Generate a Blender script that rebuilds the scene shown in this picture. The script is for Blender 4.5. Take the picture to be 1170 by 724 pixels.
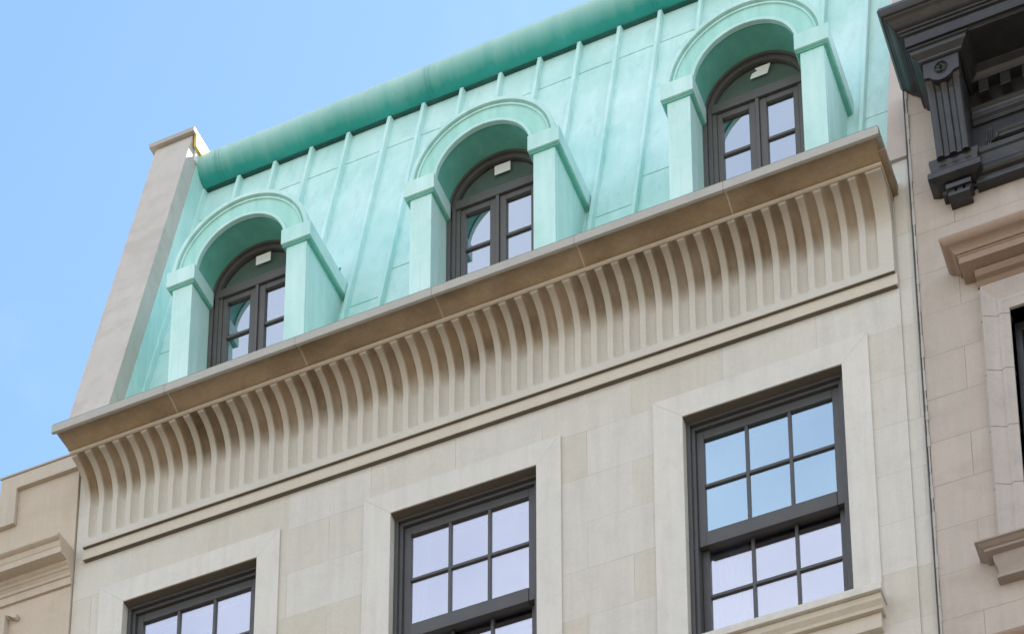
import bpy, bmesh, math, random
from mathutils import Vector
random.seed(7)
R = math.radians
sc = bpy.context.scene
for o in list(bpy.data.objects): bpy.data.objects.remove(o)
C = sc.collection

# ------------------------------------------------------------------ camera
cam = bpy.data.cameras.new('camera'); camo = bpy.data.objects.new('camera', cam); C.objects.link(camo)
camo.location = (5.1891, -11.4659, 1.6)
camo.rotation_euler = (math.pi/2 + 0.338387, 0, 0.402287)
cam.sensor_fit = 'HORIZONTAL'; cam.sensor_width = 36; cam.lens = 92.223
cam.shift_x = 0; cam.shift_y = 1.3575
cam.clip_start = .1; cam.clip_end = 2000
sc.camera = camo

# ------------------------------------------------------------------ sky, sun, exposure
SUN_EL, SUN_AZ = 44, 35            # azimuth measured from +Y (behind the houses) towards +X
w = bpy.data.worlds.new('World'); sc.world = w; w.use_nodes = True
nt = w.node_tree; bg = nt.nodes['Background']
sky = nt.nodes.new('ShaderNodeTexSky'); sky.sky_type = 'NISHITA'; sky.sun_disc = False
sky.sun_elevation = R(SUN_EL); sky.sun_rotation = R(SUN_AZ)
sky.air_density = 1.0; sky.dust_density = .6; sky.ozone_density = 1.6; sky.altitude = 0
# thin high cloud over the half of the sky behind the camera (the one the windows mirror)
tc = nt.nodes.new('ShaderNodeTexCoord'); sx = nt.nodes.new('ShaderNodeSeparateXYZ'); nt.links.new(tc.outputs['Generated'], sx.inputs[0])
mr = nt.nodes.new('ShaderNodeMapRange'); nt.links.new(sx.outputs[1], mr.inputs[0]); mr.interpolation_type = 'SMOOTHSTEP'
mr.inputs[1].default_value = .1; mr.inputs[2].default_value = -.35; mr.inputs[3].default_value = 0; mr.inputs[4].default_value = 1
nz = nt.nodes.new('ShaderNodeTexNoise'); nt.links.new(tc.outputs['Generated'], nz.inputs['Vector']); nz.inputs['Scale'].default_value = 4.5; nz.inputs['Detail'].default_value = 8
m2 = nt.nodes.new('ShaderNodeMapRange'); nt.links.new(nz.outputs[0], m2.inputs[0]); m2.inputs[1].default_value = .35; m2.inputs[2].default_value = .65; m2.inputs[3].default_value = .40; m2.inputs[4].default_value = .75
n3 = nt.nodes.new('ShaderNodeTexNoise'); nt.links.new(tc.outputs['Generated'], n3.inputs['Vector']); n3.inputs['Scale'].default_value = 7; n3.inputs['Detail'].default_value = 7; n3.inputs['Roughness'].default_value = .6
m3 = nt.nodes.new('ShaderNodeMapRange'); nt.links.new(n3.outputs[0], m3.inputs[0]); m3.inputs[1].default_value = .5; m3.inputs[2].default_value = .8; m3.inputs[3].default_value = 0; m3.inputs[4].default_value = .10
mm = nt.nodes.new('ShaderNodeMath'); mm.operation = 'MULTIPLY'; nt.links.new(mr.outputs[0], mm.inputs[0]); nt.links.new(m2.outputs[0], mm.inputs[1])
tn = nt.nodes.new('ShaderNodeMix'); tn.data_type = 'RGBA'; tn.blend_type = 'MULTIPLY'; tn.inputs[0].default_value = 1; nt.links.new(sky.outputs[0], tn.inputs[6]); tn.inputs[7].default_value = (.87, .98, 1.0, 1)
cm = nt.nodes.new('ShaderNodeMix'); cm.data_type = 'RGBA'; ma = nt.nodes.new('ShaderNodeMath'); ma.operation = 'MAXIMUM'; nt.links.new(mm.outputs[0], ma.inputs[0]); nt.links.new(m3.outputs[0], ma.inputs[1]); nt.links.new(ma.outputs[0], cm.inputs[0]); nt.links.new(tn.outputs[2], cm.inputs[6]); cm.inputs[7].default_value = (4.7, 4.82, 5.05, 1)
nt.links.new(cm.outputs[2], bg.inputs[0]); bg.inputs[1].default_value = .080
sun = bpy.data.lights.new('sun', 'SUN'); suno = bpy.data.objects.new('sun', sun); C.objects.link(suno)
sun.energy = 5.0; sun.angle = R(.5); sun.color = (1, .93, .82)
sd = Vector((math.sin(R(SUN_AZ))*math.cos(R(SUN_EL)), math.cos(R(SUN_AZ))*math.cos(R(SUN_EL)), math.sin(R(SUN_EL))))
suno.rotation_euler = sd.to_track_quat('Z', 'Y').to_euler(); suno.location = (20, 20, 40)
vs = sc.view_settings
vs.view_transform = 'Standard'; vs.look = 'None'; vs.gamma = 1; vs.exposure = 2.08

# ------------------------------------------------------------------ materials
def mat(name):
    m = bpy.data.materials.new(name); m.use_nodes = True
    return m, m.node_tree, m.node_tree.nodes['Principled BSDF']
def N(nt, t, **k):
    n = nt.nodes.new(t)
    for a, b in k.items(): setattr(n, a, b)
    return n
def mixc(nt, fac, a, b, mode='MIX'):
    n = nt.nodes.new('ShaderNodeMix'); n.data_type = 'RGBA'; n.blend_type = mode
    for i, v in ((0, fac), (6, a), (7, b)):
        if hasattr(v, 'is_output'): nt.links.new(v, n.inputs[i])
        elif i == 0: n.inputs[0].default_value = v
        else: n.inputs[i].default_value = (*v, 1)
    return n.outputs[2]
def mth(nt, op, a, b=0, c=0):
    n = nt.nodes.new('ShaderNodeMath'); n.operation = op
    for i, v in enumerate((a, b, c)):
        if hasattr(v, 'is_output'): nt.links.new(v, n.inputs[i])
        else: n.inputs[i].default_value = v
    return n.outputs[0]
def coords(nt, scale=(1, 1, 1), loc=(0, 0, 0)):
    tc = N(nt, 'ShaderNodeTexCoord'); mp = N(nt, 'ShaderNodeMapping')
    nt.links.new(tc.outputs['Object'], mp.inputs[0]); mp.inputs[3].default_value = scale; mp.inputs[1].default_value = loc
    return mp.outputs[0]
def noise(nt, vec, scale, detail=4, rough=.55, lo=.3, hi=.7):
    n = N(nt, 'ShaderNodeTexNoise'); nt.links.new(vec, n.inputs['Vector'])
    n.inputs['Scale'].default_value = scale; n.inputs['Detail'].default_value = detail; n.inputs['Roughness'].default_value = rough
    r = N(nt, 'ShaderNodeMapRange'); nt.links.new(n.outputs[0], r.inputs[0]); r.inputs[1].default_value = lo; r.inputs[2].default_value = hi
    return r.outputs[0]
def bump(nt, p, h, dist=.002, strength=.5):
    b = N(nt, 'ShaderNodeBump'); b.inputs['Strength'].default_value = strength; b.inputs['Distance'].default_value = dist
    nt.links.new(h, b.inputs['Height']); nt.links.new(b.outputs[0], p.inputs['Normal'])

def stone(name, base, alt, dark, rough=.85, bricks=None, streak=.5, stain=None, jointx=None, amt=.6):
    m, nt, p = mat(name)
    v = coords(nt)
    big = noise(nt, v, 1.3, 5, .6, .35, .65)
    col = mixc(nt, mth(nt, 'MULTIPLY', big, amt), base, alt)
    vs_ = coords(nt, (14, 14, 1.1))
    st = noise(nt, vs_, 1.0, 5, .6, .48, .8)
    col = mixc(nt, mth(nt, 'MULTIPLY', st, .35*streak), col, dark)
    vl = coords(nt, (22, 22, 1.6), (3, 1, 2))
    sl = noise(nt, vl, 1.0, 3, .5, .5, .8)
    col = mixc(nt, mth(nt, 'MULTIPLY', sl, .3*streak), col, tuple(min(1, c*1.22) for c in base))
    fine = noise(nt, v, 55, 3, .6, .3, .7)
    col = mixc(nt, mth(nt, 'MULTIPLY', fine, .16), col, dark)
    mott = noise(nt, v, 6, 6, .65, .5, .72)
    col = mixc(nt, mth(nt, 'MULTIPLY', mott, .22), col, dark)
    h = fine
    if bricks:
        bw, rh, ox, oz, mort, tint, mcol = bricks
        tc = N(nt, 'ShaderNodeTexCoord'); sx = N(nt, 'ShaderNodeSeparateXYZ'); nt.links.new(tc.outputs['Object'], sx.inputs[0])
        cb = N(nt, 'ShaderNodeCombineXYZ')
        nt.links.new(mth(nt, 'ADD', sx.outputs[0], ox), cb.inputs[0]); nt.links.new(mth(nt, 'ADD', sx.outputs[2], oz), cb.inputs[1])
        b = N(nt, 'ShaderNodeTexBrick'); nt.links.new(cb.outputs[0], b.inputs['Vector'])
        b.inputs['Scale'].default_value = 1; b.inputs['Brick Width'].default_value = bw; b.inputs['Row Height'].default_value = rh
        b.inputs['Mortar Size'].default_value = mort; b.inputs['Mortar Smooth'].default_value = .3; b.inputs['Bias'].default_value = 0
        b.offset = .5; b.squash = 1
        b.inputs['Color1'].default_value = (1, 1, 1, 1); b.inputs['Color2'].default_value = (*tint, 1); b.inputs['Mortar'].default_value = (1, 1, 1, 1)
        col = mixc(nt, 1.0, col, b.outputs['Color'], 'MULTIPLY')
        brk = noise(nt, v, 2.2, 3, .5, .3, .62)      # joints come and go
        fac = mth(nt, 'MULTIPLY', b.outputs['Fac'], mth(nt, 'ADD', mth(nt, 'MULTIPLY', brk, .7), .2))
        col = mixc(nt, fac, col, mcol)
    if jointx:
        pitch, off, jc, wd = jointx
        tc = N(nt, 'ShaderNodeTexCoord'); sx = N(nt, 'ShaderNodeSeparateXYZ'); nt.links.new(tc.outputs['Object'], sx.inputs[0])
        fr = mth(nt, 'FRACT', mth(nt, 'DIVIDE', mth(nt, 'ADD', sx.outputs[0], off), pitch))
        ln = mth(nt, 'LESS_THAN', fr, wd/pitch)
        col = mixc(nt, mth(nt, 'MULTIPLY', ln, .75), col, jc)
    if stain:
        scol, sc_, lo, hi, k = stain
        sn = noise(nt, coords(nt, (1, 1.6, 1.6), (5, 2, 0)), sc_, 5, .6, lo, hi)
        col = mixc(nt, mth(nt, 'MULTIPLY', sn, k), col, scol)
    nt.links.new(col, p.inputs['Base Color']); p.inputs['Roughness'].default_value = rough
    p.inputs['Specular IOR Level'].default_value = .25
    bump(nt, p, h, .0015, .5)
    return m

LIME = (.52, .50, .46)
M = {}
M['wall'] = stone('limestone_wall', (.645, .62, .56), (.60, .585, .54), (.40, .37, .33), bricks=(.574, .343, 3.0-.633, .033, .0022, (.90, .855, .78), (.38, .36, .32)), streak=.7)
M['trim'] = stone('limestone_trim', (.67, .64, .575), (.61, .59, .54), (.40, .37, .33), streak=.8)
M['warm'] = stone('limestone_band', (.60, .54, .44), (.55, .50, .42), (.40, .34, .27), streak=.5)
M['cornice'] = stone('weathered_cornice_stone', (.43, .335, .225), (.32, .24, .15), (.17, .12, .07), streak=.8, jointx=(.935, 3.79, (.60, .53, .43), .010), stain=((.13, .09, .05), 1.6, .45, .7, .6))
M['fascia'] = stone('cornice_edge_stone', (.45, .43, .39), (.40, .40, .36), (.30, .28, .25), streak=.5, jointx=(.935, 3.79, (.25, .23, .2), .006))
M['strip'] = stone('party_strip_stone', (.58, .56, .51), (.53, .51, .47), (.40, .38, .34), streak=.9)
M['parapet'] = stone('parapet_render', (.57, .525, .465), (.51, .465, .415), (.38, .33, .29), streak=.5, stain=((.42, .36, .31), 2.2, .5, .62, .4))
M['pink'] = stone('pink_parapet_render', (.52, .44, .385), (.47, .40, .35), (.38, .33, .29), streak=.5)
M['brown'] = stone('pinkish_brownstone', (.52, .45, .385), (.46, .40, .345), (.32, .275, .235), bricks=(.95, .307, 5.0, .107-.015, .0025, (.93, .93, .93), (.22, .18, .155)), streak=.9, stain=((.38, .32, .265), 2.6, .5, .68, .45))
M['browntrim'] = stone('moulded_brownstone', (.38, .32, .275), (.33, .28, .24), (.22, .18, .15), streak=.4)
M['greytrim'] = stone('pale_brownstone_surround', (.50, .445, .40), (.45, .40, .36), (.26, .225, .20), streak=.5)
M['hood'] = stone('brown_hood_stone', (.36, .265, .20), (.31, .23, .17), (.19, .14, .10), streak=.4)
M['tan'] = stone('tan_stucco', (.56, .47, .37), (.49, .415, .33), (.34, .285, .22), streak=.8, stain=((.40, .33, .25), 3.0, .5, .7, .4))
M['tantrim'] = stone('tan_moulding', (.55, .47, .375), (.48, .415, .335), (.32, .27, .21), streak=.8)
M['street'] = stone('opposite_stone', (.34, .28, .215), (.30, .25, .19), (.22, .18, .14), bricks=(.6, .3, 0, 0, .006, (.9, .9, .9), (.3, .25, .2)))
M['jointline'] = stone('old_joint_mortar', (.24, .205, .175), (.2, .17, .15), (.15, .13, .11))
M['mortar'] = stone('pale_mortar', (.46, .44, .40), (.38, .36, .33), (.3, .28, .25))
M['slot'] = stone('dark_joint_filler', (.10, .095, .09), (.08, .075, .07), (.05, .05, .05))  # dark filler of the joint between the houses

def flute_mat():
    # stone that is clean on the upright part and brown-soiled on the overhanging part (soiling patches with a ragged edge)
    m, nt, p = mat('fluted_limestone')
    v = coords(nt); tc = N(nt, 'ShaderNodeTexCoord'); sx = N(nt, 'ShaderNodeSeparateXYZ'); nt.links.new(tc.outputs['Object'], sx.inputs[0])
    col = mixc(nt, noise(nt, v, 2, 4), (.62, .58, .50), (.55, .515, .45))
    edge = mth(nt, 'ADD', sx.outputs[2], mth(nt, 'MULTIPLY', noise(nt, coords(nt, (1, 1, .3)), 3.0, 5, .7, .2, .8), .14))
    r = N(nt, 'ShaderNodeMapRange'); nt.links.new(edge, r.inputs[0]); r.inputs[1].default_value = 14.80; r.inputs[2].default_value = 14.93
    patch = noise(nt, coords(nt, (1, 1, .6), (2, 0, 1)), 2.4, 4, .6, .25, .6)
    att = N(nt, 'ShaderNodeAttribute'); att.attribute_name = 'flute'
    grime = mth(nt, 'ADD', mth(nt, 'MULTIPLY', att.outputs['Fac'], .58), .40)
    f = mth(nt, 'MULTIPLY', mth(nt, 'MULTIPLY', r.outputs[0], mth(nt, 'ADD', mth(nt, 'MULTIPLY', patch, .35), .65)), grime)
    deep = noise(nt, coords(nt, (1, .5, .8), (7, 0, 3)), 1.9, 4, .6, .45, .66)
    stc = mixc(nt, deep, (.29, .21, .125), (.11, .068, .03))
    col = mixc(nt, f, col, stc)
    fine = noise(nt, v, 60, 3); col = mixc(nt, mth(nt, 'MULTIPLY', fine, .15), col, (.38, .34, .29))
    nt.links.new(col, p.inputs['Base Color']); p.inputs['Roughness'].default_value = .85; p.inputs['Specular IOR Level'].default_value = .25
    bump(nt, p, fine, .0012, .4)
    return m
M['flute'] = flute_mat()

def copper(name, a, b, c, rough=.5, streak=1.0):
    m, nt, p = mat(name)
    v = coords(nt)
    col = mixc(nt, noise(nt, v, 1.5, 5, .6, .35, .65), a, b)
    col = mixc(nt, mth(nt, 'MULTIPLY', noise(nt, coords(nt, (9, 9, .8)), 1, 5, .65, .45, .8), .45*streak), col, tuple(min(1, x*1.25+.05) for x in a))
    col = mixc(nt, mth(nt, 'MULTIPLY', noise(nt, coords(nt, (16, 16, 1.5), (4, 4, 4)), 1, 4, .6, .55, .85), .5*streak), col, c)
    col = mixc(nt, mth(nt, 'MULTIPLY', noise(nt, v, 9, 6, .7, .55, .8), .3), col, c)
    run = mth(nt, 'MULTIPLY', noise(nt, coords(nt, (30, 30, .9), (2, 9, 1)), 1, 5, .6, .60, .8), noise(nt, v, 2.3, 3, .5, .45, .7))
    col = mixc(nt, mth(nt, 'MULTIPLY', run, .55*streak), col, tuple(x*.55 for x in c))
    grime = noise(nt, coords(nt, (1, 1, .7), (8, 1, 3)), 3.2, 7, .75, .60, .78)
    col = mixc(nt, mth(nt, 'MULTIPLY', grime, .35*streak), col, (.30, .40, .33))
    nt.links.new(col, p.inputs['Base Color'])
    p.inputs['Roughness'].default_value = rough; p.inputs['Specular IOR Level'].default_value = .35
    bump(nt, p, noise(nt, v, 5, 3), .004, .25)
    return m
M['copper'] = copper('patinated_copper', (.57, .78, .735), (.43, .70, .64), (.24, .56, .50), .5)
M['copper_roll'] = copper('patinated_copper_roll', (.055, .36, .29), (.04, .30, .245), (.025, .20, .17), .36)
M['copper_arch'] = copper('patinated_copper_arch', (.42, .72, .64), (.33, .64, .56), (.17, .48, .41), .5)
M['copper_soffit'] = copper('deep_green_copper', (.17, .50, .41), (.13, .43, .35), (.07, .30, .24), .5, .8)  # deeper green copper for the arch lining and impost shadow beds
def graded_roll():
    # paler towards the crown of the roll with a streaky edge, deep green below
    m, nt, p = mat('patinated_copper_roll')
    v = coords(nt); tc = N(nt, 'ShaderNodeTexCoord'); sx = N(nt, 'ShaderNodeSeparateXYZ'); nt.links.new(tc.outputs['Object'], sx.inputs[0])
    base = mixc(nt, noise(nt, v, 1.6, 5), (.04, .36, .31), (.02, .28, .24))
    run = noise(nt, coords(nt, (5, .4, .4)), 1, 6, .7, .25, .75)
    h = N(nt, 'ShaderNodeMapRange'); nt.links.new(mth(nt, 'ADD', sx.outputs[2], mth(nt, 'MULTIPLY', run, .07)), h.inputs[0]); h.inputs[1].default_value = 18.83; h.inputs[2].default_value = 19.05
    col = mixc(nt, h.outputs[0], base, (.50, .68, .60))
    col = mixc(nt, mth(nt, 'MULTIPLY', noise(nt, v, 12, 5, .7, .55, .8), .3), col, (.03, .17, .14))
    nt.links.new(col, p.inputs['Base Color']); p.inputs['Roughness'].default_value = .38; p.inputs['Specular IOR Level'].default_value = .4
    bump(nt, p, noise(nt, v, 4, 3), .006, .3)
    return m
M['copper_crown'] = graded_roll()
M['copper_shade'] = copper('shaded_copper', (.02, .11, .09), (.015, .08, .07), (.01, .05, .04), .6)  # copper darkened to hold the shade under the roll

def paint(name, col, rough=.4, spec=.5, worn=.3, wc=None):
    m, nt, p = mat(name); v = coords(nt)
    c = mixc(nt, mth(nt, 'MULTIPLY', noise(nt, v, 7, 6, .7, .45, .75), worn), col, wc or tuple(min(1, x*1.8+.01) for x in col))
    nt.links.new(c, p.inputs['Base Color']); p.inputs['Roughness'].default_value = rough; p.inputs['Specular IOR Level'].default_value = spec
    bump(nt, p, noise(nt, v, 40, 3), .0008, .4)
    return m
M['frame'] = paint('dark_bronze_paint', (.068, .067, .065), .45, .5)
M['dframe'] = paint('warm_grey_paint', (.088, .082, .076), .45, .5)
M['black'] = paint('black_cornice_paint', (.026, .026, .027), .34, .5, .5, (.065, .065, .065))
M['sticker'] = paint('white_label', (.8, .8, .77), .6, .3, .1, (.6, .6, .58))
M['sun_gold'] = paint('sunlit_yellow', (.75, .50, .08), .6, .3, .3, (.6, .35, .05))  # yellow of sunlight put into the base colour
M['white'] = paint('white_metal_flashing', (.78, .77, .74), .5, .4, .2, (.6, .58, .55))
M['cap'] = paint('grey_metal_coping', (.42, .38, .33), .5, .4, .3, (.3, .27, .24))
M['interior'] = paint('interior_plaster', (.30, .29, .28), .9, .1)
M['darkroom'] = paint('dark_interior', (.05, .05, .055), .9, .1)
M['curtain'] = paint('sheer_white_curtain', (.78, .77, .75), .9, .1)
M['lunpanel'] = paint('grey_green_panel', (.20, .215, .205), .7, .3, .6, (.30, .32, .31))
M['lead'] = paint('grey_green_flashing', (.30, .36, .32), .6, .3, .4, (.22, .27, .24))
M['asphalt'] = paint('asphalt', (.045, .042, .04), .9, .2)
M['concrete'] = paint('pavement_concrete', (.10, .09, .078), .9, .2)

def glass(name, refl, tint, gcol):
    m, nt, p = mat(name)
    for n in list(nt.nodes):
        if n.type != 'OUTPUT_MATERIAL': nt.nodes.remove(n)
    out = nt.nodes['Material Output'] if 'Material Output' in nt.nodes else N(nt, 'ShaderNodeOutputMaterial')
    g = N(nt, 'ShaderNodeBsdfGlossy'); g.inputs['Roughness'].default_value = .0; g.inputs['Color'].default_value = (*gcol, 1)
    t = N(nt, 'ShaderNodeBsdfTransparent'); t.inputs['Color'].default_value = (*tint, 1)
    mx = N(nt, 'ShaderNodeMixShader'); mx.inputs[0].default_value = refl
    nt.links.new(t.outputs[0], mx.inputs[1]); nt.links.new(g.outputs[0], mx.inputs[2]); nt.links.new(mx.outputs[0], out.inputs[0])
    v = coords(nt); b = N(nt, 'ShaderNodeBump'); b.inputs['Strength'].default_value = .05; b.inputs['Distance'].default_value = .01
    nt.links.new(noise(nt, v, 2.2, 1), b.inputs['Height']); nt.links.new(b.outputs[0], g.inputs['Normal'])
    return m
M['glass'] = glass('window_glass', .50, (.85, .87, .9), (.88, .88, .97))
M['glass_blue'] = glass('blue_window_glass', .62, (.7, .8, .85), (.55, .71, .83))
M['glass_dormer'] = glass('dormer_glass', .52, (.5, .5, .55), (.86, .93, 1))
M['glass_lun'] = glass('lunette_glass', .10, (.85, .88, .86), (.9, .92, .95))

# ------------------------------------------------------------------ mesh helpers
class MB:
    def __init__(s): s.v = []; s.f = []; s.sm = []
    def add(s, vs, fs):
        n = len(s.v); s.v += [tuple(p) for p in vs]; s.f += [tuple(i+n for i in f) for f in fs]; return s
    def box(s, x0, x1, y0, y1, z0, z1):
        return s.add([(x0,y0,z0),(x1,y0,z0),(x1,y1,z0),(x0,y1,z0),(x0,y0,z1),(x1,y0,z1),(x1,y1,z1),(x0,y1,z1)],
            [(0,3,2,1),(4,5,6,7),(0,1,5,4),(1,2,6,5),(2,3,7,6),(3,0,4,7)])
    def prism(s, prof, a, b, axis='X'):
        # prof closed polygon; axis X: (y,z); axis Y: (x,z); axis Z: (x,y)
        def P(u, w, t): return {'X': (t, u, w), 'Y': (u, t, w), 'Z': (u, w, t)}[axis]
        n = len(prof); vs = [P(u, w, a) for u, w in prof] + [P(u, w, b) for u, w in prof]
        return s.add(vs, [tuple(range(n)), tuple(range(2*n-1, n-1, -1))] + [(i, (i+1) % n, n+(i+1) % n, n+i) for i in range(n)])
    def mould(s, prof, x0, x1, yb=.05, left=True, right=True):
        # closed profile of (projection, z); mitred returns at the ends of the block x0..x1 standing on the plane y=0
        n = len(prof); st = []
        for p, z in prof:
            a = [(x0-p, yb, z), (x0-p, -p, z)] if left else [(x0, -p, z)]
            b = [(x1+p, -p, z), (x1+p, yb, z)] if right else [(x1, -p, z)]
            st.append(a+b)
        k = len(st[0]); vs = [q for row in st for q in row]; fs = []
        for i in range(n):
            j = (i+1) % n
            for t in range(k-1): fs.append((i*k+t, i*k+t+1, j*k+t+1, j*k+t))
        fs.append(tuple(i*k for i in range(n))); fs.append(tuple(i*k+k-1 for i in range(n-1, -1, -1)))
        return s.add(vs, fs)
    def build(s, name, m, parent=None, bevel=0, smooth=0, loc=None, attr=None, seg=2):
        me = bpy.data.meshes.new(name); me.from_pydata(s.v, [], s.f); me.validate()
        if attr:
            a = me.attributes.new(attr[0], 'FLOAT', 'POINT'); a.data.foreach_set('value', attr[1])
        bm = bmesh.new(); bm.from_mesh(me); bmesh.ops.recalc_face_normals(bm, faces=bm.faces); bm.to_mesh(me); bm.free()
        if smooth:
            for p in me.polygons: p.use_smooth = True
            me.set_sharp_from_angle(angle=R(smooth))
        o = bpy.data.objects.new(name, me); C.objects.link(o); me.materials.append(M[m])
        if parent: o.parent = parent
        if loc: o.location = loc
        if bevel:
            b = o.modifiers.new('bevel', 'BEVEL'); b.width = bevel; b.segments = seg; b.limit_method = 'ANGLE'; b.angle_limit = R(40)
            b.harden_normals = False
        return o
def arc(cx, cz, r, a0, a1, n): return [(cx + r*math.cos(R(a0+(a1-a0)*i/n)), cz + r*math.sin(R(a0+(a1-a0)*i/n))) for i in range(n+1)]
def empty(name, loc, label, cat, group=None):
    o = bpy.data.objects.new(name, None); C.objects.link(o); o.location = loc; o['label'] = label; o['category'] = cat
    if group: o['group'] = group
    o.empty_display_size = .2
    return o
def struct(o): o['kind'] = 'structure'; return o
def copy_tree(o, parent, loc):
    c = o.copy(); C.objects.link(c); c.parent = parent; c.location = loc
    for ch in list(o.children):
        d = ch.copy(); C.objects.link(d); d.parent = c
    return c

# ------------------------------------------------------------------ ground and street
struct(MB().box(-300, 300, -300, 300, -.5, 0).build('ground', 'concrete'))
struct(MB().box(-300, 300, -14.6, -5.4, .0, .004).build('road', 'asphalt'))
struct(MB().box(-300, 300, -5.4, -.02, .004, .13).build('pavement', 'concrete', bevel=.02))
struct(MB().box(-300, 300, -19.8, -14.6, .004, .13).build('far_pavement', 'concrete', bevel=.02))

# houses across the street (behind the camera; they throw sunlight back on to the facade)
def far_house(x, wd, h, lab):
    t = empty('row_house', (x, -20, 0), lab, 'house', 'houses across the street')
    b = MB(); b.box(-wd/2, wd/2, -10, 0, 0, h); b.build('wall', 'street', t)
    MB().mould([(0, h-.5), (.1, h-.4), (.45, h-.1), (.5, h), (0, h)], -wd/2+.02, wd/2-.02, left=False, right=False).build('cornice', 'browntrim', t).rotation_euler = (0, 0, math.pi)
    for i in range(3):
        for j in range(4):
            xx = -wd/2 + wd*(i+.5)/3; zz = 1.6 + j*3.1
            f = MB().box(xx-.55, xx+.55, .0, .06, zz-.05, zz+1.95).build('window', 'frame', t)
            MB().box(xx-.45, xx+.45, .055, .07, zz+.05, zz+1.85).build('pane', 'glass', f)
for i, (x, wd, h) in enumerate([(-15, 6, 14), (-9, 6, 13.5), (-3, 6, 14.5), (3, 6, 14), (9, 6, 13.5), (15, 6, 14), (21, 6, 14.2)]):
    far_house(x, wd, h, 'row house across the street, %s along the row' % ['first', 'second', 'third', 'fourth', 'fifth', 'sixth', 'seventh'][i])

# ================================================================== the green-roofed town house
H = empty('town_house', (0, 0, 0), 'pale limestone town house with a green copper mansard roof and three arched dormers', 'house')
BAY = (-1.917, -.017, 1.8835)      # window centres
HW, Z0, Z1 = .4845, 12.165, 13.885
XL, XR = -2.726, 2.726
# --- front wall with three openings
def wall_with_openings(name, m, parent, x0, x1, y0, y1, z0, z1, ops):
    b = MB(); xs = [x0]
    for a, c, _, _ in ops: xs += [a, c]
    xs.append(x1)
    for i in range(len(xs)-1):
        if i % 2 == 0: b.box(xs[i], xs[i+1], y0, y1, z0, z1)
        else:
            o = ops[i//2]
            b.box(xs[i], xs[i+1], y0, y1, z0, o[2]); b.box(xs[i], xs[i+1], y0, y1, o[3], z1)
    me = b.build(name, m, parent)
    bm = bmesh.new(); bm.from_mesh(me.data)
    bmesh.ops.remove_doubles(bm, verts=bm.verts, dist=1e-5)
    seen = {}
    for f in bm.faces: seen.setdefault(frozenset(v.index for v in f.verts), []).append(f)
    bmesh.ops.delete(bm, geom=[f for l in seen.values() if len(l) > 1 for f in l], context='FACES_ONLY')
    bm.to_mesh(me.data); bm.free()
    return me
wall_with_openings('front_wall', 'wall', H, XL, XR, .014, .30, 0, 14.40, [(c-HW, c+HW, Z0, Z1) for c in BAY])
b = MB(); b.box(-2.80, XL-.0005, .016, 11, 0, 15.05); b.build('left_side_wall', 'wall', H)
b = MB(); b.box(XR+.0005, 2.822, .026, 11, 0, 15.279); b.box(2.700, XR, .30, 8, 15.0, 15.279); b.build('right_side_wall', 'wall', H)
MB().box(-2.7, 2.7, 10.7, 11, 0, 19).build('rear_wall', 'strip', H)
# --- casings
for c in BAY:
    b = MB(); xi0, xi1, xo0, xo1, zt = c-HW, c+HW, c-HW-.185, c+HW+.16, Z1+.169
    y0, y1 = -.001, .0135
    b.prism([(xo0, Z0-.005), (xi0, Z0-.005), (xi0, Z1), (xo0, zt)], y0, y1, 'Y')
    b.prism([(xi1, Z0-.005), (xo1, Z0-.005), (xo1, zt), (xi1, Z1)], y0, y1, 'Y')
    b.prism([(xi0, Z1), (xi1, Z1), (xo1, zt), (xo0, zt)], y0, y1, 'Y')
    b.build('window_surround', 'trim', H, bevel=.0022)
M['shaded_stone'] = stone('shaded_limestone', (.17, .145, .115), (.13, .11, .085), (.08, .068, .052))  # dark stone tone standing in for shade under window heads and frieze
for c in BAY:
    MB().box(c-HW+.001, c+HW-.001, .004, .0585, Z1-.006, Z1-.0012).build('head_shade_sheet', 'shaded_stone', H)  # thin dark sheet that paints the shade on the head soffit
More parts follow.
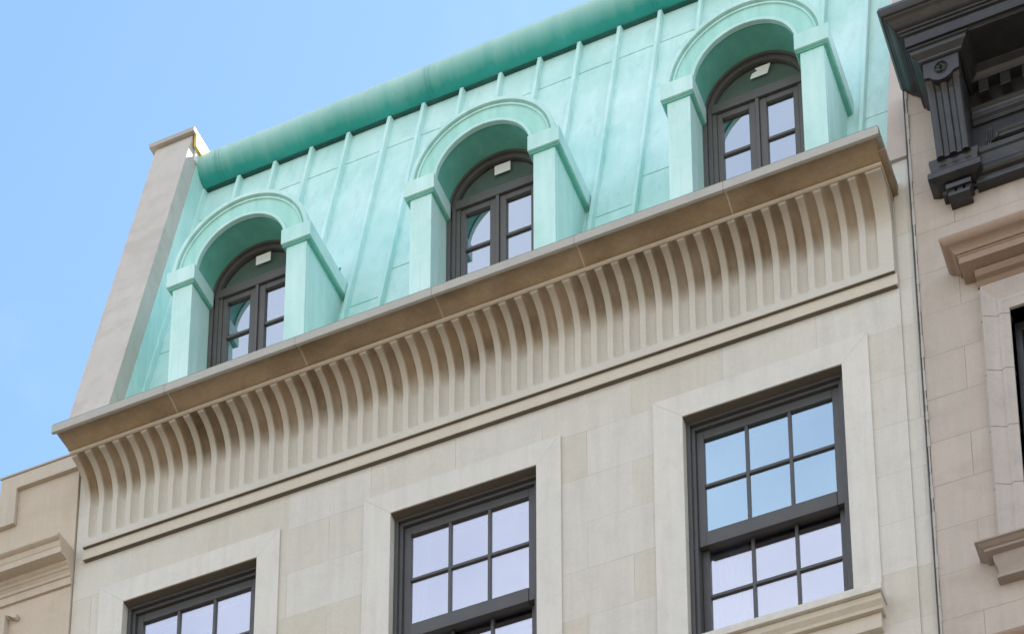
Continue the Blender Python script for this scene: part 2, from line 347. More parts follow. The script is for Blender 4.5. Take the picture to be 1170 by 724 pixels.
# --- windows: frame > sashes, panes, interior
def make_window(c):
    b = MB(); z0, z1 = Z0, Z1
    def ring(b, a0, a1, c0, c1, t, y0, y1):
        b.box(a0, a0+t, y0, y1, c0, c1); b.box(a1-t, a1, y0, y1, c0, c1); b.box(a0+t, a1-t, y0, y1, c1-t, c1); b.box(a0+t, a1-t, y0, y1, c0, c0+t)
    ring(b, -HW+.001, HW-.001, z0, z1-.001, .024, .058, .26)
    ring(b, -HW+.025, HW-.025, z0+.03, z1-.026, .022, .082, .25)
    w_ = b.build('window', 'frame', H, bevel=.003, loc=(c, 0, 0))
    a = HW-.048
    s = MB()
    s.box(-a, -a+.045, .105, .142, 12.99, 13.835); s.box(a-.045, a, .105, .142, 12.99, 13.835)
    s.box(-a+.045, a-.045, .105, .142, 13.775, 13.835); s.box(-a+.045, a-.045, .100, .142, 12.985, 13.085)
    for x in (-.131, .131): s.box(x-.010, x+.010, .108, .138, 13.085, 13.775)
    s.box(-a+.045, a-.045, .109, .137, 13.420, 13.440)
    s.build('upper_sash', 'frame', w_, bevel=.003)
    s = MB()
    s.box(-a, -a+.045, .152, .192, 12.21, 13.07); s.box(a-.045, a, .152, .192, 12.21, 13.07)
    s.box(-a+.045, a-.045, .152, .192, 13.0, 13.07); s.box(-a+.045, a-.045, .152, .192, 12.21, 12.30)
    for x in (-.131, .131): s.box(x-.010, x+.010, .156, .188, 12.30, 13.0)
    s.box(-a+.045, a-.045, .157, .187, 12.655, 12.676)
    s.build('lower_sash', 'frame', w_, bevel=.003)
    MB().box(-a+.04, a-.04, .122, .126, 13.08, 13.78).build('upper_pane', 'glass_blue' if c > 1 else 'glass', w_)
    MB().box(-a+.04, a-.04, .170, .174, 12.29, 13.01).build('lower_pane', 'glass', w_)
    r = MB()
    x0, x1, y0, y1, q0, q1 = -.85, .85, .31, 3.0, 11.6, 14.25
    vs_ = [(x0,y0,q0),(x1,y0,q0),(x1,y1,q0),(x0,y1,q0),(x0,y0,q1),(x1,y0,q1),(x1,y1,q1),(x0,y1,q1)]
    r.add(vs_, [(0,3,2,1),(4,5,6,7),(1,2,6,5),(2,3,7,6),(3,0,4,7)]); r.build('room', 'interior', w_)
    # curtains: wavy sheets
    def drape(xa, xb, y, n=40, amp=.018):
        d = MB(); vv = []; 
        for i in range(n+1):
            x = xa+(xb-xa)*i/n; yy = y + amp*math.sin(i*1.35+c)
            vv += [(x, yy, 11.9), (x, yy, 13.98)]
        m_ = len(vv); vv += [(x_, y_+.004, z_) for x_, y_, z_ in vv]
        ff = []
        for i in range(n):
            a_ = 2*i; ff += [(a_, a_+2, a_+3, a_+1), (m_+a_, m_+a_+1, m_+a_+3, m_+a_+2)]
        d.add(vv, ff); return d
    drape(-.50, -.20 if c > 1 else -.36, .30).build('curtain', 'curtain', w_, smooth=60)
    drape(.40 if c > 1 else .33, .50, .30).build('curtain', 'curtain', w_, smooth=60)
    # sill
    k = HW+.165
    s = MB(); s.box(-k-.015, k+.018, -.12, .085, 12.115, Z0); s.build('window_sill', 'trim', H, bevel=.003, loc=(c, 0, 0))
    s = MB(); s.prism([(.06, 12.113), (-.095, 12.113), (-.092, 12.075), (-.070, 12.05), (-.066, 12.03), (.06, 12.03)], -k-.005, k+.008)
    s.box(-k+.012, k-.01, -.038, .05, 11.93, 12.029)
    s.build('sill_moulding', 'warm', H, bevel=.003, loc=(c, 0, 0))
for c in BAY: make_window(c)

# --- architrave band under the flutes
b = MB(); b.box(XL, XR, .032, .30, 14.401, 15.05); b.build('frieze_backing', 'wall', H)
b = MB(); b.box(XL, XR, -.016, .012, 14.318, 14.400); b.build('architrave_band', 'warm', H, bevel=.003)
MB().box(XL+.01, XR-.01, -.0335, -.0165, 14.3985, 14.4012).build('shadow_line_strip', 'shaded_stone', H); MB().box(XL+.01, XR-.01, -.0145, .0135, 14.3145, 14.3175).build('shadow_line_strip', 'shaded_stone', H)  # dark strips drawn as the shadow lines under frieze and band
# --- fluted frieze (one carved surface)
def flutes():
    prof = [(-.226, 14.990), (-.226, 14.971), (-.2255, 14.9695)]
    for i in range(1, 15):          # quarter curve from under the cornice down to the upright face
        t = i/14; a = t*math.pi/2
        prof.append((-.033 - .189*(1-math.sin(a))**1.0, 14.74 + .228*math.cos(a)))
    for z in (14.68, 14.6, 14.54, 14.505, 14.49, 14.482, 14.475, 14.468, 14.458, 14.43, 14.402): prof.append((-.036, z))
    n = len(prof); nr = []
    for i in range(n):
        a = prof[max(0, i-1)]; b_ = prof[min(n-1, i+1)]
        ty, tz = b_[0]-a[0], b_[1]-a[1]; L = math.hypot(ty, tz); nr.append((-tz/L, ty/L))
    nr[0] = nr[1] = nr[2] = (0, 1)
    def dep(i):
        z = prof[i][1]
        if z > 14.50: return 1
        return max(0, min(1, (z-14.462)/.035))**.5
    xs = []; x = -2.715; pitch = .10478; rib = .037
    k = 0
    nfl = 51; start = -2.704+.5*pitch - .0
    cols = [(-2.715, 0)]
    for q in range(nfl+1):
        cx = -2.704 + pitch*(q+.5) + .005
        if cx > 2.66: break
        hw = (pitch-rib)/2
        for j in range(11):
            u = -1 + 2*j/10; cols.append((cx + u*hw, max(0, 1-u*u)**.72))
    cols.append((2.715, 0))
    vs_ = []; at = []
    for (x, d) in cols:
        for i in range(n):
            k_ = (.029 if i < 9 else .036)*d*dep(i); y = prof[i][0] + nr[i][0]*k_; z = min(14.9945, prof[i][1] + nr[i][1]*k_)
            vs_.append((x, y, z)); at.append(1.0 if d > .25 else 0.0)
    m = len(cols); fs = [(a*n+i, a*n+i+1, (a+1)*n+i+1, (a+1)*n+i) for a in range(m-1) for i in range(n-1)]
    # ends and back
    base = len(vs_); 
    for x in (-2.715, 2.715): vs_ += [(x, .03, 14.990), (x, .03, 14.402)]; at += [0, 0]
    fs.append(tuple([base, base+1] + list(range(n-1, -1, -1)))); e = (m-1)*n
    fs.append(tuple([base+3, base+2] + list(range(e, e+n))))
    fs.append((base, base+2, base+3, base+1))
    sole = len(vs_); vs_ += [(-2.715, -.036, 14.4018), (2.715, -.036, 14.4018), (2.715, .012, 14.4018), (-2.715, .012, 14.4018)]; at += [0]*4; fs.append((sole, sole+1, sole+2, sole+3))
    b = MB(); b.add(vs_, fs)
    return b.build('fluted_frieze', 'flute', H, smooth=55, attr=('flute', at))
flutes()
# --- cornice
b = MB(); b.prism([(.05, 14.997), (-.229, 14.997), (-.229, 14.988), (-.243, 14.991), (-.245, 15.006), (-.236, 15.012), (.05, 15.012)], -2.722, 2.722); b.build('cornice_fillet', 'warm', H, bevel=.0015)
cv = [(.05, 15.011), (-.250, 15.011)] + [(-.25-.14*t, 15.011+.034*math.sin(t*math.pi*.62)) for t in [i/8 for i in range(1, 9)]] + [(-.392, 15.07), (.05, 15.07)]
b = MB(); b.prism(cv, -2.728, 2.722); b.build('cornice_cove', 'cornice', H, smooth=50)
b = MB(); b.prism([(.05, 15.062), (-.388, 15.062), (-.394, 15.018), (-.416, 15.018), (-.416, 15.078), (-.41, 15.083), (.30, 15.115), (.30, 15.062)], -2.755, 2.755)
b.build('cornice_crown', 'fascia', H, bevel=.002)
b = MB(); b.box(2.724, 2.7545, -.30, .05, 15.0225, 15.03); b.build('cornice_return', 'cornice', H)
MB().prism([(-.405, 15.0845), (.29, 15.1155), (.29, 15.121), (-.41, 15.0895)], -2.75, 2.75).build('lead_flashing', 'lead', H)
MB().box(-2.7, 2.7, .25, 10.7, 14.9, 15.05).build('attic_floor', 'strip', H)

# --- mansard
def MY(z): return .586 + .255*(z-16.375)
DC = (.061-1.7723, .061, .061+1.7723); DW = .515
XI, XO = -2.695, 2.70
b = MB()
edges = [XI]
for c in DC: edges += [c-.43, c+.43]
edges.append(XO)
for i in range(len(edges)-1):
    za = 15.06 if i % 2 == 0 else 16.965
    b.add([(edges[i], MY(za), za), (edges[i+1], MY(za), za), (edges[i+1], MY(19.05), 19.05), (edges[i], MY(19.05), 19.05),
           (edges[i], MY(za)+.05, za), (edges[i+1], MY(za)+.05, za), (edges[i+1], MY(19.05)+.05, 19.05), (edges[i], MY(19.05)+.05, 19.05)],
          [(0,1,2,3),(4,7,6,5),(0,4,5,1),(1,5,6,2),(2,6,7,3),(3,7,4,0)])
# lap joints between the sheets
def sheet_band(b, x0, x1, z, h=.014, t=.005):
    b.add([(x0, MY(z), z), (x1, MY(z), z), (x1, MY(z)-t, z), (x0, MY(z)-t, z), (x0, MY(z+h), z+h), (x1, MY(z+h), z+h), (x1, MY(z+h)-t*.3, z+h), (x0, MY(z+h)-t*.3, z+h)],
          [(0,3,2,1),(4,5,6,7),(0,1,5,4),(1,2,6,5),(2,3,7,6),(3,0,4,7)])
seams = [2.442-.3015*i for i in range(18)]
lap_rows = []
for i in range(-1, 18):
    xa = XO if i < 0 else seams[i]; xb = seams[i+1] if i+1 < 18 else XI
    mid = (xa+xb)/2
    near = min(abs(mid-c) for c in DC)
    if i % 2 == 0: zs = [16.69, 18.39]
    else: zs = [15.95, 17.55+.12*(i % 3), 18.72]
    zs = [16.69-.3*(i % 2), 18.385]
    for z in zs:
        if near < .62 and z < 17.15: 
            continue
        sheet_band(b, xb+.02, xa-.02, z)
b.build('mansard_roof', 'copper', H)
for x in seams:
    d = min(abs(x-c) for c in DC)
    z0 = 15.1
    if d < DW-.005: z0 = 16.59 + math.sqrt(max(0, (DW-.01)**2-d*d)) if d < DW-.01 else 16.6
    elif d < .56: x += math.copysign(.03, x-min(DC, key=lambda c: abs(x-c)))
    z1 = 18.772; s = MB(); hw = .019; t = .045
    s.add([(x-hw, MY(z0)+.01, z0), (x+hw, MY(z0)+.01, z0), (x+hw*.75, MY(z0)-t, z0+.01), (x-hw*.75, MY(z0)-t, z0+.01),
           (x-hw, MY(z1)+.01, z1), (x+hw, MY(z1)+.01, z1), (x+hw*.75, MY(z1)-t, z1), (x-hw*.75, MY(z1)-t, z1)],
          [(0,3,2,1),(4,5,6,7),(0,1,5,4),(1,2,6,5),(2,3,7,6),(3,0,4,7)])
    s.build('roof_seam', 'copper', H, bevel=.006)
# --- copper roll along the top
cy, cz, r = 1.196, 18.925, .152
prof = arc(cy, cz, r, 75, 262, 30) + [(1.32, 18.78), (1.32, 19.07)]
b = MB(); b.prism(prof, XI+.002, XO+.2); b.build('copper_roll', 'copper_crown', H, smooth=50)
b = MB(); b.prism([(1.166, 18.785), (1.164, 18.768), (1.30, 18.768), (1.30, 18.785)], XI+.004, XO+.2); b.build('roll_shade_strip', 'copper_shade', H, bevel=.002)  # dark strip painting the shaded underside of the roll
for x in (-.81, .905, 2.62, -2.52):
    b = MB()
    for dx in (-.016, .016):
        q = arc(cy, cz, r+.004, 160, 255, 18) + [(1.25, 18.85)]
        b.prism(q, x+dx-.006, x+dx+.006)
    b.build('roll_collar', 'copper_crown', H, smooth=50)
MB().box(XI, XO+.1, 1.25, 10.7, 18.95, 19.08).build('flat_roof', 'copper_roll', H)

# --- left parapet on the party wall
def PY(z): return .129 + .255*(z-15.775)
zt = 19.12
def sloped(x0, x1, z0, z1, yb, off=0):
    return MB().prism([(PY(z0)+off, z0), (PY(z1)+off, z1), (yb, z1), (yb, z0)], x0, x1)
b = MB(); b.prism([(PY(15.70), 15.70), (PY(zt), zt), (8, zt), (8, 15.25), (.9, 15.25), (.9, 15.70)], -3.005, -2.7605)
b.prism([(PY(15.10), 15.10), (PY(zt), zt), (8, zt), (8, 15.10)], -2.7605, -2.69)
p = b.build('left_parapet', 'parapet', H)
bm = bmesh.new(); bm.from_mesh(p.data); bmesh.ops.remove_doubles(bm, verts=bm.verts, dist=1e-5); bm.to_mesh(p.data); bm.free()
b = MB(); b.prism([(PY(zt)-.035, zt+.002), (PY(zt)-.035, zt+.04), (2.5, zt+.06), (2.5, zt+.002)], -3.045, -2.66); b.build('coping', 'cap', p, bevel=.002)
b = MB(); b.box(-2.689, -2.676, PY(zt)+.03, 2.4, zt-.22, zt+.001); b.build('flashing', 'white', p)
b = MB(); b.box(-2.675, -2.655, PY(zt)+.0, 2.4, zt-.12, zt+.001); b.build('sunlit_edge', 'sun_gold', p)  # strip coloured as the sunlit inner edge of the parapet
b = MB(); q0, q1 = 15.1, 18.9
b.prism([(PY(q0)+.125, q0), (PY(q1)+.125, q1), (MY(q1)+.01, q1), (MY(q0)+.01, q0)], -2.689, -2.683); b.build('cheek_cladding', 'copper', H)
# right parapet
p = sloped(2.695, 2.8225, 15.28, 19.2, 8.0).build('right_parapet', 'pink', H, bevel=.004)

# --- dormers
def make_dormer(c):
    ZC = 16.60; ri, ro = .350, .515; yf = .100; yw = .325
    # body: barrel
    b = MB(); n = 40
    inner = arc(0, ZC, ri, 180, 0, n); outer = arc(0, ZC, ro, 180, 0, n)
    yb = .90
    vs_ = []
    for (x, z), (X, Z) in zip(inner, outer):
        vs_ += [(x, yf+.006, z), (X, yf+.006, Z), (X, yb, Z), (x, yb, z)]
    fs = [(4*i+j, 4*i+(j+1) % 4, 4*(i+1)+(j+1) % 4, 4*(i+1)+j) for i in range(n) for j in range(4)]
    fs += [(0, 1, 2, 3), (4*n+3, 4*n+2, 4*n+1, 4*n)]
    b.add(vs_, fs)
    d = b.build('dormer', 'copper_arch', H, smooth=40, loc=(c, 0, 0))
    # archivolt mouldings on the face
    def ringm(ra, rb, y0, y1, nm, mt='copper'):
        q = MB(); ia = arc(0, ZC, ra, 180, 0, 48); oa = arc(0, ZC, rb, 180, 0, 48); v = []
        for (x, z), (X, Z) in zip(ia, oa): v += [(x, y0, z), (X, y0, Z), (X, y1, Z), (x, y1, z)]
        f = [(4*i+j, 4*i+(j+1) % 4, 4*(i+1)+(j+1) % 4, 4*(i+1)+j) for i in range(48) for j in range(4)] + [(0, 1, 2, 3), (195, 194, 193, 192)]
        q.add(v, f); q.build(nm, mt, d, smooth=40, bevel=.0025)
    ringm(.490, .519, .080, .15, 'arch_moulding')
    ringm(.464, .476, .094, .15, 'arch_moulding')
    ringm(.334, .356, .092, .125, 'arch_moulding')
    q = MB(); ia = arc(0, ZC, .342, 180, 0, 40); oa = arc(0, ZC, .3505, 180, 0, 40); v = []
    for (x, z), (X, Z) in zip(ia, oa): v += [(x, .126, z), (X, .126, Z), (X, .60, Z), (x, .60, z)]
    q.add(v, [(4*i+j, 4*i+(j+1) % 4, 4*(i+1)+(j+1) % 4, 4*(i+1)+j) for i in range(40) for j in range(4)] + [(0, 1, 2, 3), (163, 162, 161, 160)])
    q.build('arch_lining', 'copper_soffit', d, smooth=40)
    for s in (-1, 1):
        def X(a, bb): return (a, bb) if s > 0 else (-bb, -a)
        x0, x1 = X(.357, .508); q = MB()
        q.box(*X(.506, .5115), .118, .126, 15.09, 16.50); q.prism([(.092, 15.09), (.092, 16.503), (.66, 16.503), (.66, 16.49), (.30, 15.09)], x0, x1); q.build('dormer_pier', 'copper', d, bevel=.004)
        # fine corner bead / seam
        x0, x1 = X(.328, .545); q = MB(); q.box(x0, x1, .064, .72, 16.516, 16.642); q.build('impost_band', 'copper', d, bevel=.003)
        x0, x1 = X(.338, .533); q = MB(); q.box(x0, x1, .082, .70, 16.500, 16.5155); q.build('impost_shadow_bed', 'copper_soffit', d)  # darker green bed drawing the shadow line under the band
    # window frame with arched head
    q = MB(); n = 32; yA, yB = yw, yw+.09
    def archring(q, R1, R0, zc, zb, y0, y1):
        pi_ = [(-R1, zb)] + arc(0, zc, R1, 180, 0, n) + [(R1, zb)]; po = [(-R0, zb)] + arc(0, zc, R0, 180, 0, n) + [(R0, zb)]
        v = []
        for (x, z), (X_, Z_) in zip(pi_, po): v += [(x, y0, z), (X_, y0, Z_), (X_, y1, Z_), (x, y1, z)]
        k = len(pi_); f = [(4*i+j, 4*i+(j+1) % 4, 4*(i+1)+(j+1) % 4, 4*(i+1)+j) for i in range(k-1) for j in range(4)] + [(0, 1, 2, 3), (4*k-1, 4*k-2, 4*k-3, 4*k-4)]
        q.add(v, f)
    archring(q, .328, .356, 16.600, 15.09, yA, yB)
    archring(q, .298, .327, 16.600, 15.12, yA+.018, yB)
    q.box(-.297, -.267, yA+.024, yB, 15.12, 16.591); q.box(.267, .297, yA+.024, yB, 15.12, 16.591)
    q.box(-.297, .297, yA+.012, yB, 16.592, 16.662)
    fr = q.build('window_frame', 'dframe', d, smooth=40, bevel=.002)
    for s in (-1, 1):
        a0, a1 = (.012, .266); q = MB()
        def bx(xa, xb, y0, y1, z0, z1): q.box(*((xa, xb) if s > 0 else (-xb, -xa)), y0, y1, z0, z1)
        bx(a0, a0+.046, yw+.03, yw+.075, 15.13, 16.586); bx(a1-.034, a1, yw+.03, yw+.075, 15.13, 16.586)
        bx(a0+.046, a1-.034, yw+.03, yw+.075, 16.545, 16.586); bx(a0+.046, a1-.034, yw+.03, yw+.075, 15.13, 15.25)
        for z in (15.55, 15.90, 16.245): bx(a0+.046, a1-.034, yw+.036, yw+.07, z-.010, z+.010)
        q.build('casement', 'dframe', d, bevel=.003)
        q = MB(); bx(a0+.04, a1-.03, yw+.050, yw+.054, 15.2, 16.55); q.build('pane', 'glass_dormer', d)
    q = MB(); q.box(-.012, .012, yw+.015, yw+.07, 15.13, 16.590); q.build('meeting_stile', 'dframe', d, bevel=.003)
    # lunette
    lu = arc(0, 16.600, .304, 8, 172, 28)
    q = MB(); q.prism(lu, yw+.040, yw+.044, 'Y'); q.build('lunette_pane', 'glass_lun', d)
    q = MB(); q.prism(arc(0, 16.600, .304, 8, 172, 28), yw+.060, yw+.064, 'Y'); q.build('lunette_panel', 'lunpanel', d)
    q = MB()
    if c > 1: q.prism([(-.045, 16.795), (.070, 16.795), (.093, 16.872), (-.012, 16.872), (.005, 16.845), (-.030, 16.835)], yw+.0385, yw+.0395, 'Y')
    else: q.prism([(-.030, 16.797), (.083, 16.797), (.083, 16.875), (-.030, 16.875)], yw+.0385, yw+.0395, 'Y')
    q.build('paper_label', 'sticker', d)
    # room behind
    q = MB(); x0, x1, y0, y1, q0, q1 = -.335, .335, .42, 2.2, 15.07, 16.93
    v = [(x0,y0,q0),(x1,y0,q0),(x1,y1,q0),(x0,y1,q0),(x0,y0,q1),(x1,y0,q1),(x1,y1,q1),(x0,y1,q1)]
    q.add(v, [(0,3,2,1),(4,5,6,7),(1,2,6,5),(2,3,7,6),(3,0,4,7)]); q.build('room', 'darkroom', d)
for c in DC: make_dormer(c)

# ================================================================== right neighbour: brownstone with black cornice
BX = 5.9
Bn = empty('brownstone_house', (BX, 0, 0), 'pinkish brownstone house on the right with a heavy black bracketed cornice', 'house')
LB = (-BX, 0, 0)
x0 = 2.846
DZ = -2.796
wall_with_openings('front_wall', 'brown', Bn, x0, 9.0, .001, .3, 0, 15.829, [(3.345, 4.33, 12.21, 13.87)]).location = LB
MB().box(x0, 9.0, .3, 11, 0, 11.5).build('house_body', 'brown', Bn, loc=LB)
MB().box(x0+.01, 9.0, .35, 11, 14.5, 16.0).build('flat_roof', 'brown', Bn, loc=LB)
MB().box(2.823, 2.831, -.004, .2, 0, 15.95).build('joint_filler', 'slot', Bn, loc=LB)
# ragged pale mortar bead along the party joint
b = MB(); z = 0
zz = 11.0; pts = []
while zz < 15.70:
    h = random.uniform(.03, .12); wj = random.uniform(.004, .011); b.box(2.836-wj*.3, 2.838+wj, -.006-random.random()*.004, .1, zz, zz+h-.0005); zz += h
b.build('mortar_joint', 'mortar', Bn, loc=LB)
# black cornice
base = 3.343; XE = 9.5
def mb_mould(prof, xb, name, m, smooth=35, bevel=.0025, xe=XE):
    return MB().mould(prof, xb, xe, yb=.0, left=True, right=False).build(name, m, Bn, bevel=bevel, smooth=smooth, loc=LB)
crown = [(0, 15.83), (.520, 15.83), (.530, 15.80), (.524, 15.785), (.512, 15.766), (.505, 15.765), (.500, 15.758), (.490, 15.752), (.478, 15.735), (.462, 15.715), (.446, 15.703), (.438, 15.699), (.437, 15.690), (.425, 15.687), (.424, 15.676), (.408, 15.670), (.405, 15.662), (.405, 15.603), (.33, 15.603), (.33, 15.62), (0, 15.62)]
mb_mould(crown, base, 'black_cornice', 'black')
BC = bpy.data.objects['black_cornice']
def blk(mb, name, parent=BC, bevel=.003, smooth=0): 
    o = mb.build(name, 'black', parent, bevel=bevel, smooth=smooth)
    return o
def pmould(prof, x0_, x1_): return MB().mould(prof, x0_, x1_, yb=0, left=True, right=True)
# bed moulding wrapping the bracket
mb_mould([(0, 15.622), (.385, 15.622), (.385, 15.600), (.379, 15.598), (.379, 15.586), (0, 15.586)], base, 'soffit_board', 'black')
bx0, bx1 = 3.02, 3.222
pr = [(.04, 15.60), (.075, 15.60), (.078, 15.583), (.064, 15.578), (.058, 15.560), (.030, 15.535), (.028, 15.525), (.018, 15.518), (0, 15.515), (0, 15.60)]
def bracket(bx, gut=True):
    w_ = bx1-bx0; x1_ = bx+w_; yb_ = -.318
    q = MB()
    # cap, wrapped round three sides
    n = len(pr); ring = []
    for pp, z in pr: ring.append([(bx-pp, 0, z), (bx-pp, yb_-pp, z), (x1_+pp, yb_-pp, z), (x1_+pp, 0, z)])
    v = [p_ for row in ring for p_ in row]; f = []
    for i in range(n):
        j = (i+1) % n
        for t in range(3): f.append((i*4+t, i*4+t+1, j*4+t+1, j*4+t))
    q.add(v, f)
    br = blk(q, 'bracket_cap')
    # face block and console body
    f_ = MB()
    side = [(0, 15.516), (yb_, 15.516), (yb_, 15.42), (yb_+.004, 15.395), (yb_+.02, 15.375), (yb_+.05, 15.345), (yb_+.075, 15.29), (yb_+.105, 15.21), (yb_+.14, 15.12), (yb_+.165, 15.05), (yb_+.175, 14.99), (0, 14.99)]
    f_.prism(side, bx+.003, x1_-.003); blk(f_, 'bracket', bevel=.003)
    # three reeds down the curved face
    for k in range(3):
        rx = bx+.028+k*(w_-.056)/2; g = MB(); path = side[4:11]; cols = 8; v = []
        for (y, z) in path:
            for a in range(cols+1):
                an = math.pi*a/cols; v.append((rx - .024*math.cos(an), y+.004-.026*math.sin(an), z-.008*math.sin(an)))
        m_ = cols+1; f = [(i*m_+a, i*m_+a+1, (i+1)*m_+a+1, (i+1)*m_+a) for i in range(len(path)-1) for a in range(cols)]
        f += [tuple(range(m_)), tuple(range(len(v)-1, len(v)-m_-1, -1))]
        g.add(v, f); blk(g, 'reed', bevel=0, smooth=50)
    # scalloped front plate with rosette
    px = (bx+x1_)/2; sc_ = [(bx-.002, 15.514), (bx-.002, 15.405), (bx+.03, 15.398), (bx+.05, 15.375), (px-.02, 15.358), (px, 15.355), (px+.02, 15.358), (x1_-.05, 15.375), (x1_-.03, 15.398), (x1_+.002, 15.405), (x1_+.002, 15.514)]
    g = MB(); g.prism(sc_, yb_-.014, yb_+.06, 'Y'); blk(g, 'front_plate', bevel=.002)
    g = MB()
    for (ra, rb, yy) in ((.030, .040, .012), (.0, .012, .018)):
        nn = 20; v = []
        for i in range(nn):
            a = 2*math.pi*i/nn; cx_, sx_ = math.cos(a), math.sin(a)
            v += [(px+ra*cx_, yb_-.014-.0, 15.445+ra*sx_), (px+(ra+rb)/2*cx_, yb_-.014-yy, 15.445+(ra+rb)/2*sx_), (px+rb*cx_, yb_-.014, 15.445+rb*sx_)]
        g.add(v, [(3*i+j, 3*i+j+1, 3*((i+1) % nn)+j+1, 3*((i+1) % nn)+j) for i in range(nn) for j in (0, 1)])
    for k in range(5):
        a = 2*math.pi*k/5+.3; ccx, ccz = px+.021*math.cos(a), 15.445+.021*math.sin(a)
        v = [(ccx+.008*math.cos(t*math.pi/3), yb_-.015, ccz+.008*math.sin(t*math.pi/3)) for t in range(6)] + [(ccx, yb_-.026, ccz)]
        g.add(v, [(t, (t+1) % 6, 6) for t in range(6)])
    blk(g, 'rosette', bevel=0, smooth=60)
    # base block, mould and guttae
    g = pmould([(0, 15.012), (.128, 15.012), (.128, 14.985), (.120, 14.962), (.118, 14.930), (.132, 14.916), (.138, 14.905), (.138, 14.868), (.10, 14.850), (0, 14.850)], bx+.08, x1_-.09)
    blk(g, 'bracket_base', bevel=.002)
    g = MB(); g.box(bx+.035, x1_-.02, -.105, 0, 14.79, 14.822); g.box(bx+.01, bx+.036, -.07, 0, 14.792, 14.818)
    for k in range(3):
        xx = bx+.052+k*.048; g.add([(xx, -.09, 14.79), (xx+.030, -.09, 14.79), (xx+.030, -.04, 14.79), (xx, -.04, 14.79), (xx-.004, -.098, 14.757), (xx+.034, -.098, 14.757), (xx+.034, -.03, 14.757), (xx-.004, -.03, 14.757)],
              [(0,1,2,3),(4,7,6,5),(0,4,5,1),(1,5,6,2),(2,6,7,3),(3,7,4,0)])
    g.box(bx+.045, x1_-.03, -.10, 0, 14.735, 14.757)
    blk(g, 'drop_ornament', bevel=.002)
bracket(bx0)
bracket(bx0+2.3)
# frieze board behind, dentils and mouldings
b = MB(); b.box(3.05, XE, -.03, 0, 14.83, 15.61); blk(b, 'frieze_board')
def run(prof, xs, xe, name): 
    q = MB(); q.prism([(-p_, z_) for p_, z_ in prof], xs, xe); blk(q, name, bevel=.002)
run([(0, 15.60), (.16, 15.60), (.155, 15.585), (.12, 15.565), (.105, 15.545), (.10, 15.53), (0, 15.53)], 3.225, XE, 'bed_moulding')
k = 0; xx = 3.285
while xx < 7.5:
    q = MB(); q.box(xx, xx+.058, -.098, -.02, 15.435, 15.529); blk(q, 'dentil', bevel=.002); xx += .127
run([(0, 15.39), (.062, 15.39), (.066, 15.375), (.050, 15.36), (.045, 15.345), (0, 15.345)], 3.225, XE, 'frieze_moulding')
run([(0, 15.325), (.066, 15.325), (.064, 15.30), (.045, 15.285), (.045, 15.262), (0, 15.262)], 3.225, XE, 'frieze_moulding')
run([(0, 15.165), (.050, 15.165), (.050, 15.150), (.04, 15.14), (0, 15.14)], 3.36, XE, 'panel_moulding')
run([(0, 15.125), (.055, 15.125), (.055, 15.105), (.04, 15.098), (0, 15.098)], 3.36, XE, 'panel_moulding')
run([(0, 15.045), (.078, 15.045), (.078, 15.010), (.066, 15.0), (.058, 14.97), (.060, 14.93), (.078, 14.90), (.082, 14.875), (.070, 14.862), (.050, 14.852), (.048, 14.83), (.066, 14.822), (.066, 14.797), (0, 14.795)], 3.225, XE, 'architrave')
# carved leaf at the end of the panel
q = MB(); v = []; prof = [(3.296, 15.06), (3.300, 15.12), (3.312, 15.165), (3.335, 15.175), (3.352, 15.14), (3.372, 15.115), (3.365, 15.085), (3.34, 15.07), (3.325, 15.05), (3.31, 15.045)]
q.prism(prof, -.075, -.02, 'Y')
for k_ in range(4): q.prism([(3.303+k_*.014, 15.06), (3.309+k_*.014, 15.06), (3.318+k_*.012, 15.15), (3.312+k_*.012, 15.155)], -.088, -.07, 'Y')
blk(q, 'carved_leaf', bevel=.004)
# window hoods of the brownstone
hb = 3.258; HE = 4.42
hood = [(0, 14.31), (.225, 14.30), (.239, 14.292), (.239, 14.280), (.228, 14.262), (.214, 14.25), (.198, 14.246), (.183, 14.236), (.172, 14.222), (.170, 14.212), (.158, 14.210), (.158, 14.202), (.152, 14.200), (.150, 14.158), (.120, 14.153), (0, 14.150)]
def hood_at(dz, m='hood'):
    q = MB().mould([(p_, z_+dz) for p_, z_ in hood], hb, HE, yb=0).build('window_hood', m, Bn, bevel=.002, smooth=35, loc=LB)
    g = MB(); g.prism([(0, 14.1495+dz), (-.085, 14.1495+dz), (-.088, 14.135+dz), (-.07, 14.115+dz), (-.04, 14.108+dz), (-.02, 14.085+dz), (0, 14.083+dz)], 3.178, HE-.1)
    g.build('bed_moulding', m, q, bevel=.002)
hood_at(0); hood_at(DZ)
def surround(dz):
    s = MB(); xo, xi, zo, zi = 3.182, 3.345, 14.066, 13.87
    steps = [(0, 0), (0, .018), (.012, .020), (.016, .055), (.022, .058), (.030, .052), (.075, .030), (.095, .020), (.110, .030), (.120, .034), (.130, .028), (.148, .022), (.163, .018), (.163, -.11)]
    k = len(steps); v = []; xr = 4.33 + (xi-xo)
    for d, p_ in steps:
        sx_ = (xi-xo)/.163; x_ = xo+d*sx_; zz_ = zo - d*(zo-zi)/.163; xq = xr-d*sx_
        v += [(x_, -p_, 12.21+dz), (x_, -p_, zz_+dz), (xq, -p_, zz_+dz), (xq, -p_, 12.21+dz)]
    f = [(i*4+t, i*4+t+1, (i+1)*4+t+1, (i+1)*4+t) for i in range(k-1) for t in range(3)]
    s.add(v, f)
    for z in (13.80, 13.42, 13.02, 12.62):    # joints of the surround blocks
        pass
    return s.build('window_surround', 'greytrim', Bn, smooth=30, loc=LB)
surround(0)
WS = [o for o in Bn.children if o.name.startswith('window_surround')][0]
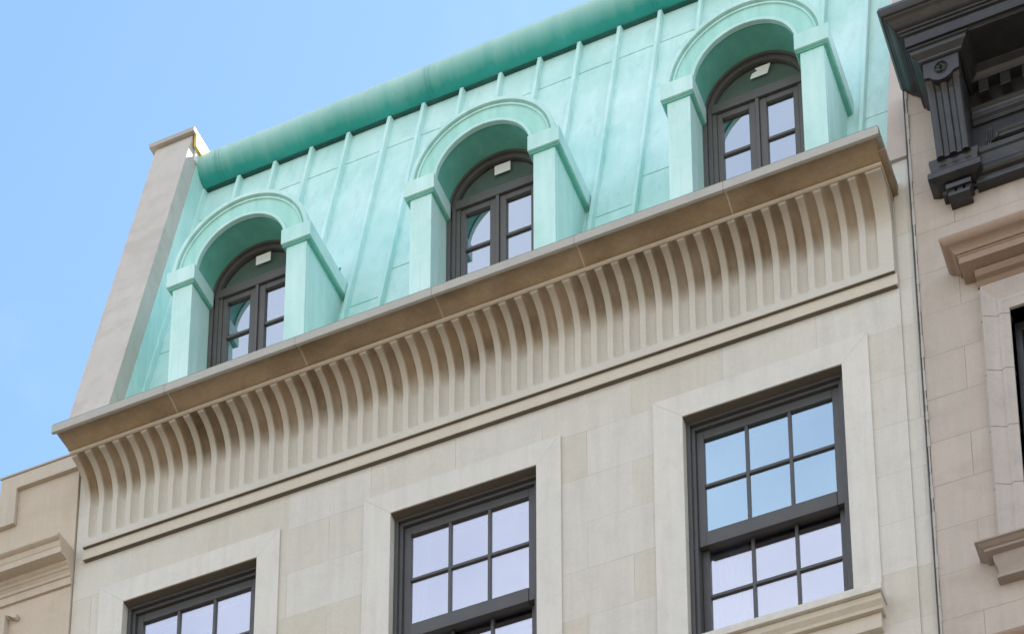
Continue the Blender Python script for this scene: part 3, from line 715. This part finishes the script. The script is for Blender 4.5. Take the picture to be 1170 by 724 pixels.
stp = [(0, -.05), (0, .018), (.012, .020), (.016, .055), (.022, .058), (.030, .052), (.075, .030), (.095, .020), (.110, .030), (.120, .034), (.130, .028), (.148, .022), (.163, .018), (.163, -.05)]
for z in (13.83, 13.44, 13.04, 12.64):
    q = MB(); q.prism([(3.182+d_-(.001 if d_ == 0 else 0)+(.001 if d_ > .16 else 0), -p_-.0012) for d_, p_ in stp], z, z+.0035, 'Z'); q.build('block_joint', 'jointline', WS)
# sill
sb = 3.23
q = MB().mould([(0, 12.215), (.145, 12.212), (.153, 12.206), (.153, 12.196), (.140, 12.190), (.125, 12.178), (.112, 12.172), (.108, 12.160), (.09, 12.155), (0, 12.15)], sb, 4.45, yb=0).build('window_sill', 'browntrim', Bn, bevel=.0015, smooth=35, loc=LB)
q = MB().mould([(0, 12.154), (.075, 12.154), (.072, 12.12), (.055, 12.08), (.050, 12.035), (.062, 12.025), (.062, 12.008), (0, 12.005)], 3.232, 4.44, yb=0).build('sill_apron', 'browntrim', Bn, bevel=.0015, smooth=35, loc=LB)
# window
q = MB(); q.box(3.346, 3.385, .10, .2, 12.21, 13.869); q.box(4.29, 4.329, .10, .2, 12.21, 13.869); q.box(3.385, 4.29, .10, .2, 13.81, 13.869); q.box(3.385, 4.29, .10, .2, 12.21, 12.27); q.box(3.385, 4.29, .12, .18, 13.0, 13.06)
q.box(3.386, 3.42, .13, .19, 12.27, 13.81)
wn = q.build('window', 'black', Bn, bevel=.003, loc=LB)
MB().box(3.41, 4.29, .15, .154, 12.27, 13.81).build('pane', 'glass_blue', wn)
q = MB(); q.add([(3.2,.31,12),(4.5,.31,12),(4.5,2.5,12),(3.2,2.5,12),(3.2,.31,14.2),(4.5,.31,14.2),(4.5,2.5,14.2),(3.2,2.5,14.2)], [(0,3,2,1),(4,5,6,7),(1,2,6,5),(2,3,7,6),(3,0,4,7)]); q.build('room', 'darkroom', wn)

# ================================================================== left neighbour: tan stucco house
TX = -5.8
T = empty('stucco_house', (TX, 0, 0), 'tan stucco house on the left with a stepped parapet', 'house')
LT = (-TX, 0, 0)
b = MB(); b.box(-9.0, -2.806, 0, 10, 0, 14.94); b.box(-3.39, -2.806, 0, 10, 14.94, 15.205); b.build('front_wall', 'tan', T, loc=LT)
# raised border of the parapet
b = MB(); z0_, z1_ = 15.11, 15.222
b.prism([(-2.80, z0_), (-2.80, z1_), (-3.405, z1_), (-3.405, 14.955), (-9.02, 14.955), (-9.02, 14.817), (-3.275, 14.817), (-3.275, z0_)], -.032, .001, 'Y')
b.build('parapet_border', 'tantrim', T, bevel=.004, loc=LT)
b = MB(); b.box(-3.41, -2.80, -.04, 10, 15.2225, 15.238); b.box(-9.02, -3.411, -.04, 10, 14.9555, 14.972); b.build('parapet_coping', 'cap', T, bevel=.003, loc=LT)
hp = [(0, 14.44), (.19, 14.43), (.198, 14.424), (.196, 14.402), (.183, 14.392), (.166, 14.388), (.163, 14.365), (.157, 14.350), (.153, 14.348), (.151, 14.303), (.075, 14.303), (.072, 14.285), (.055, 14.275), (.052, 14.262), (.040, 14.255), (.036, 14.245), (.030, 14.24), (.030, 14.218), (.018, 14.215), (.018, 14.158), (0, 14.158)]
b = MB(); b.prism([(-p_, z_) for p_, z_ in hp], -7.5, -2.802); b.build('string_cornice', 'tantrim', T, bevel=.002, smooth=30, loc=LT)
b = MB(); b.prism([(-3.275, 12.3), (-3.275, 14.05), (-3.30, 14.05), (-3.30, 12.3)], -.05, 0, 'Y'); b.prism([(-3.275, 14.05), (-3.20, 14.00), (-3.185, 14.03), (-3.22, 14.045)], -.04, 0, 'Y')
b.box(-4.5, -3.30, -.03, 0, 12.3, 14.03)
b.build('window_surround', 'tantrim', T, bevel=.004, loc=LT)
